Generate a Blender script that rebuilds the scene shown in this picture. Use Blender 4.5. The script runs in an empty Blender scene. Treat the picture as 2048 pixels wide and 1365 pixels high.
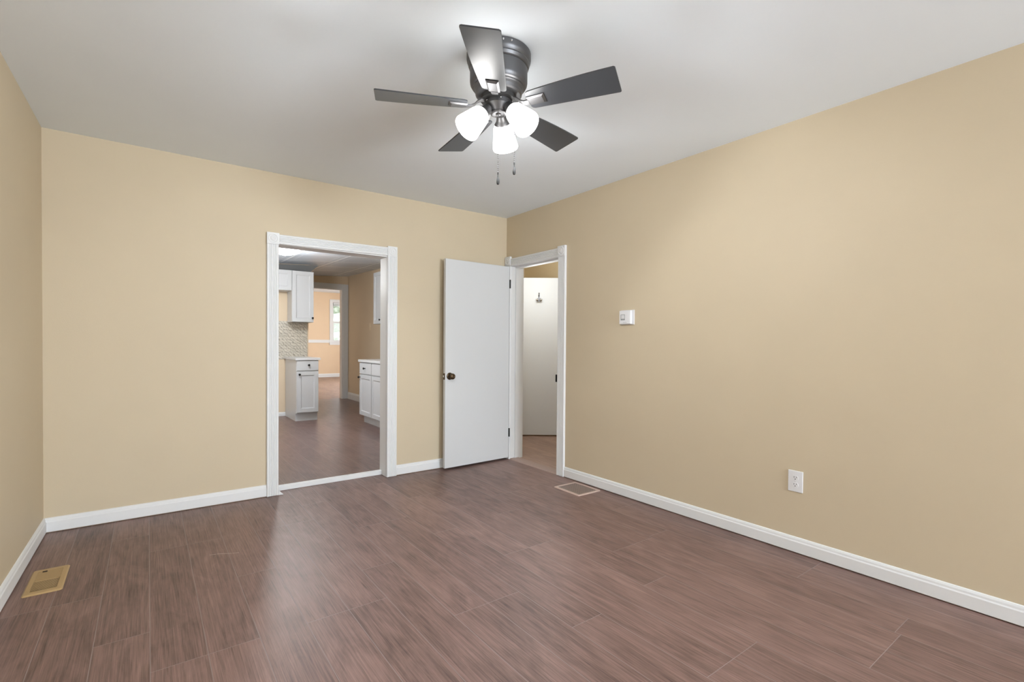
import bpy, bmesh, math, random
from mathutils import Vector, Matrix

sc = bpy.context.scene
C = sc.collection
PI = math.pi
random.seed(7)

# ------------------------------------------------------------------ camera
FPX = 978.1
YAW, PITCH, ROLL, CAMZ = 0.6402, -0.0138, 0.0076, 1.17
F0 = Vector((math.sin(YAW), math.cos(YAW), 0)); R0 = Vector((math.cos(YAW), -math.sin(YAW), 0)); U0 = Vector((0, 0, 1))
FW = F0 * math.cos(PITCH) + U0 * math.sin(PITCH)
U2 = U0 * math.cos(PITCH) - F0 * math.sin(PITCH)
RT = R0 * math.cos(ROLL) + U2 * math.sin(ROLL)
UP = U2 * math.cos(ROLL) - R0 * math.sin(ROLL)
cam = bpy.data.cameras.new('camera')
cam.sensor_fit = 'HORIZONTAL'; cam.sensor_width = 36.0
cam.lens = FPX / 2048 * 36.0
cam.shift_y = (700.3 - 682.5) / 2048
cam.clip_start = 0.05; cam.clip_end = 200
camo = bpy.data.objects.new('camera', cam)
camo.matrix_world = Matrix(((RT.x, UP.x, -FW.x, 0), (RT.y, UP.y, -FW.y, 0), (RT.z, UP.z, -FW.z, CAMZ), (0, 0, 0, 1)))
C.objects.link(camo); sc.camera = camo

# ------------------------------------------------------------------ light
sc.view_settings.view_transform = 'Standard'
sc.view_settings.look = 'None'
sc.view_settings.gamma = 1.0
sc.view_settings.use_curve_mapping = False
sc.view_settings.exposure = 0.16

w = bpy.data.worlds.new('sky'); sc.world = w; w.use_nodes = True
nt = w.node_tree; nt.nodes.clear()
wo = nt.nodes.new('ShaderNodeOutputWorld'); bg = nt.nodes.new('ShaderNodeBackground')
sk = nt.nodes.new('ShaderNodeTexSky'); sk.sky_type = 'HOSEK_WILKIE'; sk.turbidity = 4.0
sk.sun_direction = Vector((0.3, -0.5, 0.75)).normalized()
hs = nt.nodes.new('ShaderNodeHueSaturation'); hs.inputs['Saturation'].default_value = 0.35
nt.links.new(sk.outputs[0], hs.inputs['Color']); nt.links.new(hs.outputs[0], bg.inputs[0]); nt.links.new(bg.outputs[0], wo.inputs[0])
bg.inputs[1].default_value = 8.0

def area(name, loc, rot, sx, sy, power, col=(1, 1, 1)):
    l = bpy.data.lights.new(name, 'AREA'); l.shape = 'RECTANGLE'; l.size = sx; l.size_y = sy; l.energy = power; l.color = col
    o = bpy.data.objects.new(name, l); o.location = loc; o.rotation_euler = rot; C.objects.link(o); return o
def point(name, loc, power, r=0.05, col=(1, 1, 1)):
    l = bpy.data.lights.new(name, 'POINT'); l.energy = power; l.shadow_soft_size = r; l.color = col
    o = bpy.data.objects.new(name, l); o.location = loc; C.objects.link(o); return o
# daylight in the window openings behind the camera plus added light for the farther rooms
area('daylight_rear_window', (1.915, -4.55, 1.35), (PI / 2 + 0.3, 0, 0), 1.7, 1.5, 250, (0.88, 0.965, 1.06))
area('added_dining_daylight', (5.98, 12.6, 1.5), (0, PI / 2, 0), 1.6, 2.6, 130, (0.92, 0.97, 1.0))  # unseen side source, added to light the dining room
area('added_kitchen_daylight', (-0.48, 6.2, 1.5), (0, -PI / 2, 0), 1.4, 1.3, 12, (0.92, 0.97, 1.0))  # unseen side source, added to brighten the right kitchen wall
FAN_BULB = 24
SHADE_GLOW = 15
KITCHEN_BULB = 58

# ------------------------------------------------------------------ helpers
def tag(o, label=None, cat=None, group=None, kind=None):
    if label: o['label'] = label
    if cat: o['category'] = cat
    if group: o['group'] = group
    if kind: o['kind'] = kind
    return o

def new_bm():
    return bmesh.new()

def box(bm, x0, x1, y0, y1, z0, z1, bev=0.0, seg=2):
    vs = [bm.verts.new(p) for p in ((x0, y0, z0), (x1, y0, z0), (x1, y1, z0), (x0, y1, z0), (x0, y0, z1), (x1, y0, z1), (x1, y1, z1), (x0, y1, z1))]
    fs = [bm.faces.new([vs[i] for i in f]) for f in ((0, 3, 2, 1), (4, 5, 6, 7), (0, 1, 5, 4), (1, 2, 6, 5), (2, 3, 7, 6), (3, 0, 4, 7))]
    if bev > 0:
        es = list({e for f in fs for e in f.edges})
        bmesh.ops.bevel(bm, geom=es, offset=bev, segments=seg, profile=0.7, affect='EDGES', clamp_overlap=True)
    return bm

def prism(bm, pts, axis_from, axis_to, frame):
    """pts: 2-D outline; frame(u, v, t) -> 3-D point; extruded from t0 to t1."""
    a = [bm.verts.new(frame(u, v, axis_from)) for u, v in pts]
    b = [bm.verts.new(frame(u, v, axis_to)) for u, v in pts]
    n = len(pts)
    bm.faces.new(a[::-1]); bm.faces.new(b)
    for i in range(n):
        bm.faces.new((a[i], a[(i + 1) % n], b[(i + 1) % n], b[i]))
    return bm

def lathe(bm, prof, n=48, mat=Matrix.Identity(4), cap=True):
    """prof: list of (radius, height) along local z."""
    rings = []
    for r, z in prof:
        if r < 1e-6:
            rings.append([bm.verts.new(mat @ Vector((0, 0, z)))])
        else:
            rings.append([bm.verts.new(mat @ Vector((r * math.cos(2 * PI * i / n), r * math.sin(2 * PI * i / n), z))) for i in range(n)])
    for a, b in zip(rings, rings[1:]):
        for i in range(n):
            j = (i + 1) % n
            if len(a) == 1 and len(b) == 1: continue
            if len(a) == 1: bm.faces.new((a[0], b[j], b[i]))
            elif len(b) == 1: bm.faces.new((a[i], a[j], b[0]))
            else: bm.faces.new((a[i], a[j], b[j], b[i]))
    if cap:
        if len(rings[0]) > 1: bm.faces.new(rings[0][::-1])
        if len(rings[-1]) > 1: bm.faces.new(rings[-1])
    return bm

def tube(bm, pts, r, n=8):
    pts = [Vector(p) for p in pts]; prev = None
    for k, p in enumerate(pts):
        d = (pts[min(k + 1, len(pts) - 1)] - pts[max(k - 1, 0)]).normalized()
        ref = Vector((0, 0, 1)) if abs(d.z) < 0.9 else Vector((1, 0, 0))
        u = d.cross(ref).normalized(); v = d.cross(u)
        rr = r[k] if isinstance(r, (list, tuple)) else r
        ring = [bm.verts.new(p + (u * math.cos(2 * PI * i / n) + v * math.sin(2 * PI * i / n)) * rr) for i in range(n)]
        if prev:
            for i in range(n): bm.faces.new((prev[i], prev[(i + 1) % n], ring[(i + 1) % n], ring[i]))
        else: bm.faces.new(ring[::-1])
        prev = ring
    bm.faces.new(prev)
    return bm

def obj(name, bm, mat, parent=None, smooth=False, loc=None, angle=40):
    bmesh.ops.recalc_face_normals(bm, faces=bm.faces)
    me = bpy.data.meshes.new(name)
    bm.to_mesh(me); bm.free()
    if smooth:
        for p in me.polygons: p.use_smooth = True
        try: me.set_sharp_from_angle(angle=math.radians(angle))
        except Exception: pass
    if mat is not None: me.materials.append(mat)
    o = bpy.data.objects.new(name, me); C.objects.link(o)
    if parent is not None: o.parent = parent
    if loc is not None: o.location = loc
    return o

def empty(name, loc=(0, 0, 0), rz=0.0):
    o = bpy.data.objects.new(name, None); o.location = loc; o.rotation_euler = (0, 0, rz); o.empty_display_size = 0.1
    C.objects.link(o); return o

def structure(name, bm, mat, label, cat, **k):
    return tag(obj(name, bm, mat, **k), label, cat, kind='structure')

# ------------------------------------------------------------------ materials
def mat_new(name):
    m = bpy.data.materials.new(name); m.use_nodes = True
    n = m.node_tree; b = n.nodes['Principled BSDF']
    return m, n, b

def lk(n, a, b): n.links.new(a, b)

def paint(name, col, rough=0.6, bump=0.0, scale=120.0, spec=0.3, mottling=0.03, metallic=0.0):
    m, n, b = mat_new(name)
    tc = n.nodes.new('ShaderNodeTexCoord')
    nz = n.nodes.new('ShaderNodeTexNoise'); nz.inputs['Scale'].default_value = 3.0; nz.inputs['Detail'].default_value = 3
    lk(n, tc.outputs['Object'], nz.inputs['Vector'])
    mx = n.nodes.new('ShaderNodeMix'); mx.data_type = 'RGBA'
    mx.inputs[6].default_value = (*[c * (1 - mottling) for c in col], 1); mx.inputs[7].default_value = (*[min(1, c * (1 + mottling)) for c in col], 1)
    lk(n, nz.outputs['Fac'], mx.inputs[0]); lk(n, mx.outputs[2], b.inputs['Base Color'])
    b.inputs['Roughness'].default_value = rough; b.inputs['Metallic'].default_value = metallic
    b.inputs['Specular IOR Level'].default_value = spec
    if bump > 0:
        n2 = n.nodes.new('ShaderNodeTexNoise'); n2.inputs['Scale'].default_value = scale; n2.inputs['Detail'].default_value = 2
        lk(n, tc.outputs['Object'], n2.inputs['Vector'])
        bp = n.nodes.new('ShaderNodeBump'); bp.inputs['Strength'].default_value = bump; bp.inputs['Distance'].default_value = 0.002
        lk(n, n2.outputs['Fac'], bp.inputs['Height']); lk(n, bp.outputs[0], b.inputs['Normal'])
    return m

def emit(name, col, strength):
    m = bpy.data.materials.new(name); m.use_nodes = True; n = m.node_tree; n.nodes.clear()
    o = n.nodes.new('ShaderNodeOutputMaterial'); e = n.nodes.new('ShaderNodeEmission')
    e.inputs[0].default_value = (*col, 1); e.inputs[1].default_value = strength
    lk(n, e.outputs[0], o.inputs[0]); return m

def glass(name):
    m = bpy.data.materials.new(name); m.use_nodes = True; n = m.node_tree; n.nodes.clear()
    o = n.nodes.new('ShaderNodeOutputMaterial'); t = n.nodes.new('ShaderNodeBsdfTransparent'); g = n.nodes.new('ShaderNodeBsdfGlossy')
    g.inputs['Roughness'].default_value = 0.02
    fr = n.nodes.new('ShaderNodeFresnel'); fr.inputs[0].default_value = 1.45; mx = n.nodes.new('ShaderNodeMixShader')
    lk(n, fr.outputs[0], mx.inputs[0]); lk(n, t.outputs[0], mx.inputs[1]); lk(n, g.outputs[0], mx.inputs[2]); lk(n, mx.outputs[0], o.inputs[0])
    return m

def math_node(n, op, a, b=None, c=None):
    x = n.nodes.new('ShaderNodeMath'); x.operation = op
    for i, v in enumerate((a, b, c)):
        if v is None: continue
        if isinstance(v, (int, float)): x.inputs[i].default_value = v
        else: lk(n, v, x.inputs[i])
    return x.outputs[0]

PW, PL, PX0 = 0.1743, 1.22, 0.005
JOINT = {-1: 2.423, 0: 2.122, 2: 2.74, 3: 2.12, 4: 1.815, 6: 1.81, 12: 0.63, 13: 1.25, 14: 0.65, 1: 1.55, 5: 2.45, 7: 2.3, 8: 1.45, 9: 0.95, 10: 2.0, 11: 1.5, -2: 1.75, -3: 2.9, 15: 1.1, 16: 0.3}
def plank_floor(name, dark, light, rough=0.36, sheen_spec=0.45, scratch=False):
    m, n, b = mat_new(name)
    tc = n.nodes.new('ShaderNodeTexCoord'); sp = n.nodes.new('ShaderNodeSeparateXYZ'); lk(n, tc.outputs['Object'], sp.inputs[0])
    X, Y = sp.outputs[0], sp.outputs[1]
    u = math_node(n, 'DIVIDE', math_node(n, 'SUBTRACT', X, PX0), PW)
    col = math_node(n, 'FLOOR', u)
    fu = math_node(n, 'FRACT', u)
    # joint offset per column
    ramp = n.nodes.new('ShaderNodeValToRGB'); ramp.color_ramp.interpolation = 'CONSTANT'
    els = ramp.color_ramp.elements
    first = True
    for k in range(-3, 17):
        pos = (k + 3) / 24.0 + 0.002 if k > -3 else 0.0
        if k == -3: e = els[0]; e.position = 0
        elif k == -2: e = els[1]; e.position = pos
        else: e = els.new(pos)
        v = (JOINT[k] % PL) / PL
        e.color = (v, v, v, 1)
    lk(n, math_node(n, 'DIVIDE', math_node(n, 'ADD', col, 3.1), 24.0), ramp.inputs[0])
    sc_ = n.nodes.new('ShaderNodeSeparateColor'); lk(n, ramp.outputs[0], sc_.inputs[0])
    v = math_node(n, 'SUBTRACT', math_node(n, 'DIVIDE', Y, PL), sc_.outputs[0])
    row = math_node(n, 'FLOOR', v); fv = math_node(n, 'FRACT', v)
    # distance to plank edges in metres
    du = math_node(n, 'MULTIPLY', math_node(n, 'MINIMUM', fu, math_node(n, 'SUBTRACT', 1.0, fu)), PW)
    dv = math_node(n, 'MULTIPLY', math_node(n, 'MINIMUM', fv, math_node(n, 'SUBTRACT', 1.0, fv)), PL)
    dist = math_node(n, 'MINIMUM', du, dv)
    mr = n.nodes.new('ShaderNodeMapRange'); mr.interpolation_type = 'SMOOTHSTEP'
    mr.inputs['From Min'].default_value = 0.0004; mr.inputs['From Max'].default_value = 0.0019
    lk(n, dist, mr.inputs['Value'])
    # random per plank
    cb = n.nodes.new('ShaderNodeCombineXYZ'); lk(n, col, cb.inputs[0]); lk(n, row, cb.inputs[1])
    wn = n.nodes.new('ShaderNodeTexWhiteNoise'); wn.noise_dimensions = '2D'; lk(n, cb.outputs[0], wn.inputs['Vector'])
    # grain coordinates: stretched along Y, shifted per plank
    gx = math_node(n, 'ADD', X, math_node(n, 'MULTIPLY', wn.outputs['Value'], 37.0))
    gy = math_node(n, 'ADD', Y, math_node(n, 'MULTIPLY', wn.outputs['Value'], 91.0))
    def grain(sx, sy, detail, dist_):
        cc = n.nodes.new('ShaderNodeCombineXYZ'); lk(n, math_node(n, 'MULTIPLY', gx, sx), cc.inputs[0]); lk(n, math_node(n, 'MULTIPLY', gy, sy), cc.inputs[1])
        t = n.nodes.new('ShaderNodeTexNoise'); t.inputs['Scale'].default_value = 1; t.inputs['Detail'].default_value = detail
        t.inputs['Roughness'].default_value = 0.6; t.inputs['Distortion'].default_value = dist_
        lk(n, cc.outputs[0], t.inputs['Vector']); return t.outputs['Fac']
    g1 = grain(240, 5.0, 5, 0.5); g2 = grain(55, 1.8, 6, 1.8); g3 = grain(8, 2.6, 4, 1.4)
    gs = math_node(n, 'ADD', math_node(n, 'MULTIPLY', g1, 0.36), math_node(n, 'ADD', math_node(n, 'MULTIPLY', g2, 0.36), math_node(n, 'MULTIPLY', g3, 0.28)))
    gs = math_node(n, 'ADD', gs, math_node(n, 'MULTIPLY', math_node(n, 'SUBTRACT', wn.outputs['Value'], 0.5), 0.06))
    cr = n.nodes.new('ShaderNodeValToRGB')
    cr.color_ramp.elements[0].position = 0.33; cr.color_ramp.elements[0].color = (*dark, 1)
    cr.color_ramp.elements[1].position = 0.67; cr.color_ramp.elements[1].color = (*light, 1)
    lk(n, gs, cr.inputs[0])
    mx = n.nodes.new('ShaderNodeMix'); mx.data_type = 'RGBA'
    mx.inputs[6].default_value = (0.275, 0.220, 0.205, 1)  # lighter seam colour paints in the bevel highlight along plank edges
    lk(n, mr.outputs[0], mx.inputs[0]); lk(n, cr.outputs[0], mx.inputs[7])
    colour = mx.outputs[2]
    if scratch:
        # a pale scuff across two planks
        ax, ay, bx, by = 0.268, 3.110, 0.405, 3.054
        L = math.hypot(bx - ax, by - ay); tx, ty = (bx - ax) / L, (by - ay) / L
        dx = math_node(n, 'SUBTRACT', X, ax); dy = math_node(n, 'SUBTRACT', Y, ay)
        along = math_node(n, 'ADD', math_node(n, 'MULTIPLY', dx, tx), math_node(n, 'MULTIPLY', dy, ty))
        across = math_node(n, 'ADD', math_node(n, 'MULTIPLY', dx, -ty), math_node(n, 'MULTIPLY', dy, tx))
        wob = math_node(n, 'MULTIPLY', math_node(n, 'SINE', math_node(n, 'MULTIPLY', along, 40.0)), 0.004)
        d = math_node(n, 'ABSOLUTE', math_node(n, 'SUBTRACT', across, wob))
        in1 = math_node(n, 'LESS_THAN', d, 0.003)
        in2 = math_node(n, 'MULTIPLY', math_node(n, 'GREATER_THAN', along, 0.0), math_node(n, 'LESS_THAN', along, L))
        sm = math_node(n, 'MULTIPLY', math_node(n, 'MULTIPLY', in1, in2), math_node(n, 'GREATER_THAN', g1, 0.42))
        m2 = n.nodes.new('ShaderNodeMix'); m2.data_type = 'RGBA'
        lk(n, math_node(n, 'MULTIPLY', sm, 0.6), m2.inputs[0]); lk(n, colour, m2.inputs[6]); m2.inputs[7].default_value = (0.55, 0.45, 0.40, 1)
        colour = m2.outputs[2]
    lk(n, colour, b.inputs['Base Color'])
    b.inputs['Specular IOR Level'].default_value = sheen_spec
    rr = math_node(n, 'ADD', rough, math_node(n, 'MULTIPLY', g2, 0.14)); lk(n, rr, b.inputs['Roughness'])
    bp = n.nodes.new('ShaderNodeBump'); bp.inputs['Strength'].default_value = 0.5; bp.inputs['Distance'].default_value = 0.0006
    hgt = math_node(n, 'ADD', math_node(n, 'MULTIPLY', g1, 0.5), math_node(n, 'MULTIPLY', mr.outputs[0], 1.5))
    lk(n, hgt, bp.inputs['Height']); lk(n, bp.outputs[0], b.inputs['Normal'])
    return m

def tile_ceiling(name):
    m, n, b = mat_new(name)
    tc = n.nodes.new('ShaderNodeTexCoord'); sp = n.nodes.new('ShaderNodeSeparateXYZ'); lk(n, tc.outputs['Object'], sp.inputs[0])
    def edge(o, off):
        u = math_node(n, 'FRACT', math_node(n, 'DIVIDE', math_node(n, 'SUBTRACT', o, off), 0.665))
        return math_node(n, 'MULTIPLY', math_node(n, 'MINIMUM', u, math_node(n, 'SUBTRACT', 1.0, u)), 0.665)
    d = math_node(n, 'MINIMUM', edge(sp.outputs[0], 1.58), edge(sp.outputs[1], 0.2))
    line = math_node(n, 'LESS_THAN', d, 0.014)
    edge2 = math_node(n, 'MULTIPLY', math_node(n, 'LESS_THAN', d, 0.10), math_node(n, 'GREATER_THAN', d, 0.08))
    mx = n.nodes.new('ShaderNodeMix'); mx.data_type = 'RGBA'
    mx.inputs[6].default_value = (0.56, 0.61, 0.68, 1); mx.inputs[7].default_value = (0.93, 0.96, 1.0, 1)
    lk(n, math_node(n, 'MAXIMUM', line, math_node(n, 'MULTIPLY', edge2, 0.35)), mx.inputs[0]); lk(n, mx.outputs[2], b.inputs['Base Color'])
    nz = n.nodes.new('ShaderNodeTexNoise'); nz.inputs['Scale'].default_value = 6; lk(n, tc.outputs['Object'], nz.inputs['Vector'])
    bp = n.nodes.new('ShaderNodeBump'); bp.inputs['Strength'].default_value = 0.6; bp.inputs['Distance'].default_value = 0.01
    h = math_node(n, 'ADD', math_node(n, 'MULTIPLY', line, 0.6), nz.outputs['Fac']); lk(n, h, bp.inputs['Height']); lk(n, bp.outputs[0], b.inputs['Normal'])
    b.inputs['Roughness'].default_value = 0.35
    return m

def backsplash_mat(name):
    m, n, b = mat_new(name)
    tc = n.nodes.new('ShaderNodeTexCoord'); mp = n.nodes.new('ShaderNodeMapping'); mp.inputs['Rotation'].default_value = (PI / 2, 0, 0)
    lk(n, tc.outputs['Object'], mp.inputs[0])
    br = n.nodes.new('ShaderNodeTexBrick'); br.inputs['Scale'].default_value = 1.0; br.inputs['Brick Width'].default_value = 0.10; br.inputs['Row Height'].default_value = 0.048
    br.inputs['Mortar Size'].default_value = 0.0022; br.inputs['Color1'].default_value = (0.66, 0.61, 0.52, 1); br.inputs['Color2'].default_value = (0.56, 0.52, 0.44, 1); br.inputs['Mortar'].default_value = (0.36, 0.33, 0.28, 1)
    lk(n, mp.outputs[0], br.inputs['Vector'])
    wv = n.nodes.new('ShaderNodeTexWave'); wv.inputs['Scale'].default_value = 9; wv.inputs['Distortion'].default_value = 9; wv.inputs['Detail'].default_value = 4; wv.inputs['Detail Scale'].default_value = 1.5
    mp2 = n.nodes.new('ShaderNodeMapping'); mp2.inputs['Rotation'].default_value = (0.3, 0.8, 0.4); lk(n, tc.outputs['Object'], mp2.inputs[0]); lk(n, mp2.outputs[0], wv.inputs['Vector'])
    cr = n.nodes.new('ShaderNodeValToRGB'); cr.color_ramp.elements[0].position = 0.0; cr.color_ramp.elements[0].color = (0.55, 0.53, 0.50, 1); cr.color_ramp.elements[1].position = 0.22; cr.color_ramp.elements[1].color = (1, 1, 1, 1)
    lk(n, wv.outputs['Fac'], cr.inputs[0])
    mx = n.nodes.new('ShaderNodeMix'); mx.data_type = 'RGBA'; mx.blend_type = 'MULTIPLY'; mx.inputs[0].default_value = 1
    lk(n, br.outputs['Color'], mx.inputs[6]); lk(n, cr.outputs[0], mx.inputs[7]); lk(n, mx.outputs[2], b.inputs['Base Color'])
    b.inputs['Roughness'].default_value = 0.3
    return m

def mesh_grille_mat(name, c1, c2, scale):
    m, n, b = mat_new(name)
    tc = n.nodes.new('ShaderNodeTexCoord'); ck = n.nodes.new('ShaderNodeTexChecker'); ck.inputs['Scale'].default_value = scale
    ck.inputs['Color1'].default_value = (*c1, 1); ck.inputs['Color2'].default_value = (*c2, 1)
    lk(n, tc.outputs['Object'], ck.inputs['Vector']); lk(n, ck.outputs[0], b.inputs['Base Color']); b.inputs['Roughness'].default_value = 0.5
    return m

def foliage(name):
    m, n, b = mat_new(name)
    tc = n.nodes.new('ShaderNodeTexCoord'); nz = n.nodes.new('ShaderNodeTexNoise'); nz.inputs['Scale'].default_value = 5; nz.inputs['Detail'].default_value = 6
    lk(n, tc.outputs['Object'], nz.inputs['Vector']); cr = n.nodes.new('ShaderNodeValToRGB')
    cr.color_ramp.elements[0].position = 0.35; cr.color_ramp.elements[0].color = (0.22, 0.30, 0.14, 1); cr.color_ramp.elements[1].position = 0.62; cr.color_ramp.elements[1].color = (0.75, 0.80, 0.62, 1)
    lk(n, nz.outputs['Fac'], cr.inputs[0]); lk(n, cr.outputs[0], b.inputs['Base Color']); b.inputs['Roughness'].default_value = 0.8
    return m

M = {}
M['wall'] = paint('tan_wall_paint', (0.625, 0.53, 0.38), 0.55, 0.12, 160)
M['kwall'] = paint('kitchen_tan_paint', (0.74, 0.60, 0.43), 0.6, 0.1, 160)
M['dwall'] = paint('peach_wall_paint', (0.80, 0.61, 0.42), 0.6)
M['hwall'] = paint('hall_tan_paint', (0.72, 0.58, 0.37), 0.6)
M['ceil'] = paint('ceiling_white_paint', (0.86, 0.925, 0.985), 0.75, 0.15, 60, mottling=0.015)
M['trim'] = paint('trim_gloss_white', (0.79, 0.80, 0.805), 0.5, spec=0.35, mottling=0.01)
M['ktrim'] = paint('kitchen_trim_grey_white', (0.72, 0.74, 0.76), 0.4, mottling=0.01)
M['door'] = paint('door_white_paint', (0.66, 0.675, 0.685), 0.42, 0.03, 30, mottling=0.012)
M['cab'] = paint('cabinet_white_lacquer', (0.56, 0.565, 0.57), 0.3, mottling=0.01)
M['counter'] = paint('white_countertop', (0.62, 0.62, 0.62), 0.25)
M['soffit'] = paint('soffit_dark_grey', (0.17, 0.17, 0.168), 0.7)
M['black'] = paint('black_iron', (0.012, 0.011, 0.011), 0.35, metallic=0.4)
M['bronze'] = paint('aged_bronze', (0.10, 0.07, 0.042), 0.32, metallic=0.85)
M['nickel'] = paint('brushed_grey_nickel', (0.13, 0.13, 0.134), 0.42, metallic=0.85, mottling=0.06)
M['dknickel'] = paint('dark_nickel', (0.05, 0.05, 0.05), 0.5, metallic=0.5)  # plain dark nickel for the flywheel and chain fobs
M['chrome'] = paint('polished_chrome', (0.62, 0.62, 0.63), 0.15, metallic=1.0)
M['blade'] = paint('blade_graphite_finish', (0.038, 0.041, 0.046), 0.33, spec=0.6, mottling=0.05)
M['plastic'] = paint('white_plastic', (0.80, 0.805, 0.82), 0.35, mottling=0.0)
M['plastic2'] = paint('off_white_plastic', (0.72, 0.72, 0.73), 0.4, mottling=0.0)
M['screen'] = paint('grey_screen', (0.30, 0.31, 0.31), 0.2, mottling=0.0)
M['dkslot'] = paint('slot_dark', (0.03, 0.03, 0.03), 0.6)
M['ivory'] = paint('ivory_plastic', (0.80, 0.66, 0.47), 0.4)
M['brass'] = paint('tan_enamel_register', (0.46, 0.31, 0.145), 0.42, spec=0.5, mottling=0.06)
M['duct'] = paint('dark_duct', (0.035, 0.026, 0.02), 0.8)
M['pinkmetal'] = paint('beige_enamel', (0.56, 0.42, 0.36), 0.5)
M['grille'] = mesh_grille_mat('return_grille_mesh', (0.34, 0.25, 0.21), (0.10, 0.07, 0.06), 170)
M['woodstrip'] = paint('taupe_transition_strip', (0.36, 0.26, 0.22), 0.45)
M['floor'] = plank_floor('vinyl_plank', (0.058, 0.031, 0.0245), (0.330, 0.205, 0.175), scratch=True)
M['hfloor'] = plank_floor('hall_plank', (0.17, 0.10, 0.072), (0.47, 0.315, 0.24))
M['kfloor'] = plank_floor('kitchen_vinyl_plank', (0.050, 0.027, 0.0215), (0.270, 0.165, 0.142), rough=0.24, sheen_spec=0.6)
M['ktile'] = tile_ceiling('ceiling_tile_panels')
M['splash'] = backsplash_mat('marble_subway_tile')
M['shade'] = emit('lit_frosted_glass', (1.0, 0.985, 0.96), SHADE_GLOW)
M['dome'] = emit('lit_dome_glass', (0.97, 0.985, 1.0), 13.0)
M['glass'] = glass('window_pane_glass')
M['foliage'] = foliage('tree_leaves')
M['bark'] = paint('tree_bark', (0.10, 0.07, 0.05), 0.9)
M['lawn'] = paint('lawn_green', (0.16, 0.22, 0.07), 0.9, mottling=0.3)

# ------------------------------------------------------------------ geometry constants
H = 2.4387; XR = 2.931; YB = 4.0396; YREAR = -4.6; T = 0.12
def xl(y): return -0.507 - 0.0122 * (YB - y)          # the slightly skewed left wall
ZK = 0.034                                           # kitchen floor level
XKR = 3.225; YK1 = 8.05; YK2 = 9.85; XKE = 2.018
def zkc(x, y): return 2.44 + 0.058 * (x - 3.2) + 0.022 * (y - 8.05)   # sagging tile ceiling
YD = 16.14                                           # far dining-room wall

# ------------------------------------------------------------------ main room shell
bm = new_bm(); box(bm, -0.75, XR + 0.05, YREAR - T, YB + 0.105, -0.08, 0.0)
structure('floor', bm, M['floor'], 'dark reddish-brown wood plank floor of the empty front room', 'floor')
bm = new_bm(); box(bm, -0.75, XR + 0.16, YREAR - T, YB + T, H, H + 0.1)
structure('ceiling', bm, M['ceil'], 'smooth pale grey-white ceiling above the front room', 'ceiling')

def wall_x(name, x0, x1, y0, y1, z0, z1, holes, mat, label):
    """wall slab lying along Y between x0 and x1; holes = (ya, yb, za, zb)."""
    bm = new_bm(); cur = y0
    for ya, yb, za, zb in sorted(holes):
        box(bm, x0, x1, cur, ya, z0, z1)
        if za > z0: box(bm, x0, x1, ya, yb, z0, za)
        if zb < z1: box(bm, x0, x1, ya, yb, zb, z1)
        cur = yb
    box(bm, x0, x1, cur, y1, z0, z1)
    bmesh.ops.remove_doubles(bm, verts=bm.verts, dist=1e-5)
    return structure(name, bm, mat, label, 'wall')
def wall_y(name, y0, y1, x0, x1, z0, z1, holes, mat, label):
    bm = new_bm(); cur = x0
    for xa, xb, za, zb in sorted(holes):
        box(bm, cur, xa, y0, y1, z0, z1)
        if za > z0: box(bm, xa, xb, y0, y1, z0, za)
        if zb < z1: box(bm, xa, xb, y0, y1, zb, z1)
        cur = xb
    box(bm, cur, x1, y0, y1, z0, z1)
    bmesh.ops.remove_doubles(bm, verts=bm.verts, dist=1e-5)
    return structure(name, bm, mat, label, 'wall')

KO = (0.775, 1.675, -0.08, 1.925)       # kitchen opening in the back wall
wall_y('wall_back', YB, YB + T, -0.62, XR, -0.08, H, [KO], M['wall'], 'tan back wall with the cased kitchen opening')
HO = (3.225, 3.965, -0.08, 1.955)       # hall door in the right wall
wall_x('wall_right', XR, XR + 0.13, YREAR, YB + T, -0.08, H, [HO], M['wall'], 'long tan wall with thermostat and outlet')
# left wall (slightly skewed)
bm = new_bm()
def lbox(y0, y1, z0, z1):
    vs = []
    for z in (z0, z1):
        for (y, o) in ((y0, 0), (y1, 0), (y1, -T), (y0, -T)):
            vs.append(bm.verts.new((xl(y) + o, y, z)))
    for f in ((0, 1, 2, 3), (4, 7, 6, 5), (0, 4, 5, 1), (1, 5, 6, 2), (2, 6, 7, 3), (3, 7, 4, 0)):
        bm.faces.new([vs[i] for i in f])
lbox(YREAR, YB, -0.08, H)
structure('wall_left', bm, M['wall'], 'tan wall at the left side of the front room', 'wall')
wall_y('wall_rear', YREAR - T, YREAR, -0.75, XR, -0.08, H, [(0.98, 2.85, 0.6, 2.1)], M['wall'], 'tan wall behind the viewer with the wide window')

# baseboards: eased top edge, small shadow gap over the floor
BP = [(0, 0.006), (0.013, 0.006), (0.014, 0.007), (0.014, 0.064), (0.0105, 0.070), (0.0095, 0.079), (0.006, 0.087), (0, 0.090)]
bm = new_bm()
prism(bm, BP, -0.50, 0.712, lambda u, v, t: (t, YB - u, v))
prism(bm, BP, 1.748, XR - 0.075 + 0.06, lambda u, v, t: (t, YB - u, v))
structure('baseboard_back', bm, M['trim'], 'white baseboard along the back wall on both sides of the kitchen opening', 'baseboard')
bm = new_bm(); prism(bm, BP, YREAR, 3.146, lambda u, v, t: (XR - u, t, v))
structure('baseboard_right', bm, M['trim'], 'white baseboard running along the foot of the right wall', 'baseboard')
bm = new_bm(); prism(bm, BP, YREAR, YB, lambda u, v, t: (xl(t) + u, t, v))
structure('baseboard_left', bm, M['trim'], 'white baseboard at the foot of the left wall', 'baseboard')

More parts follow.
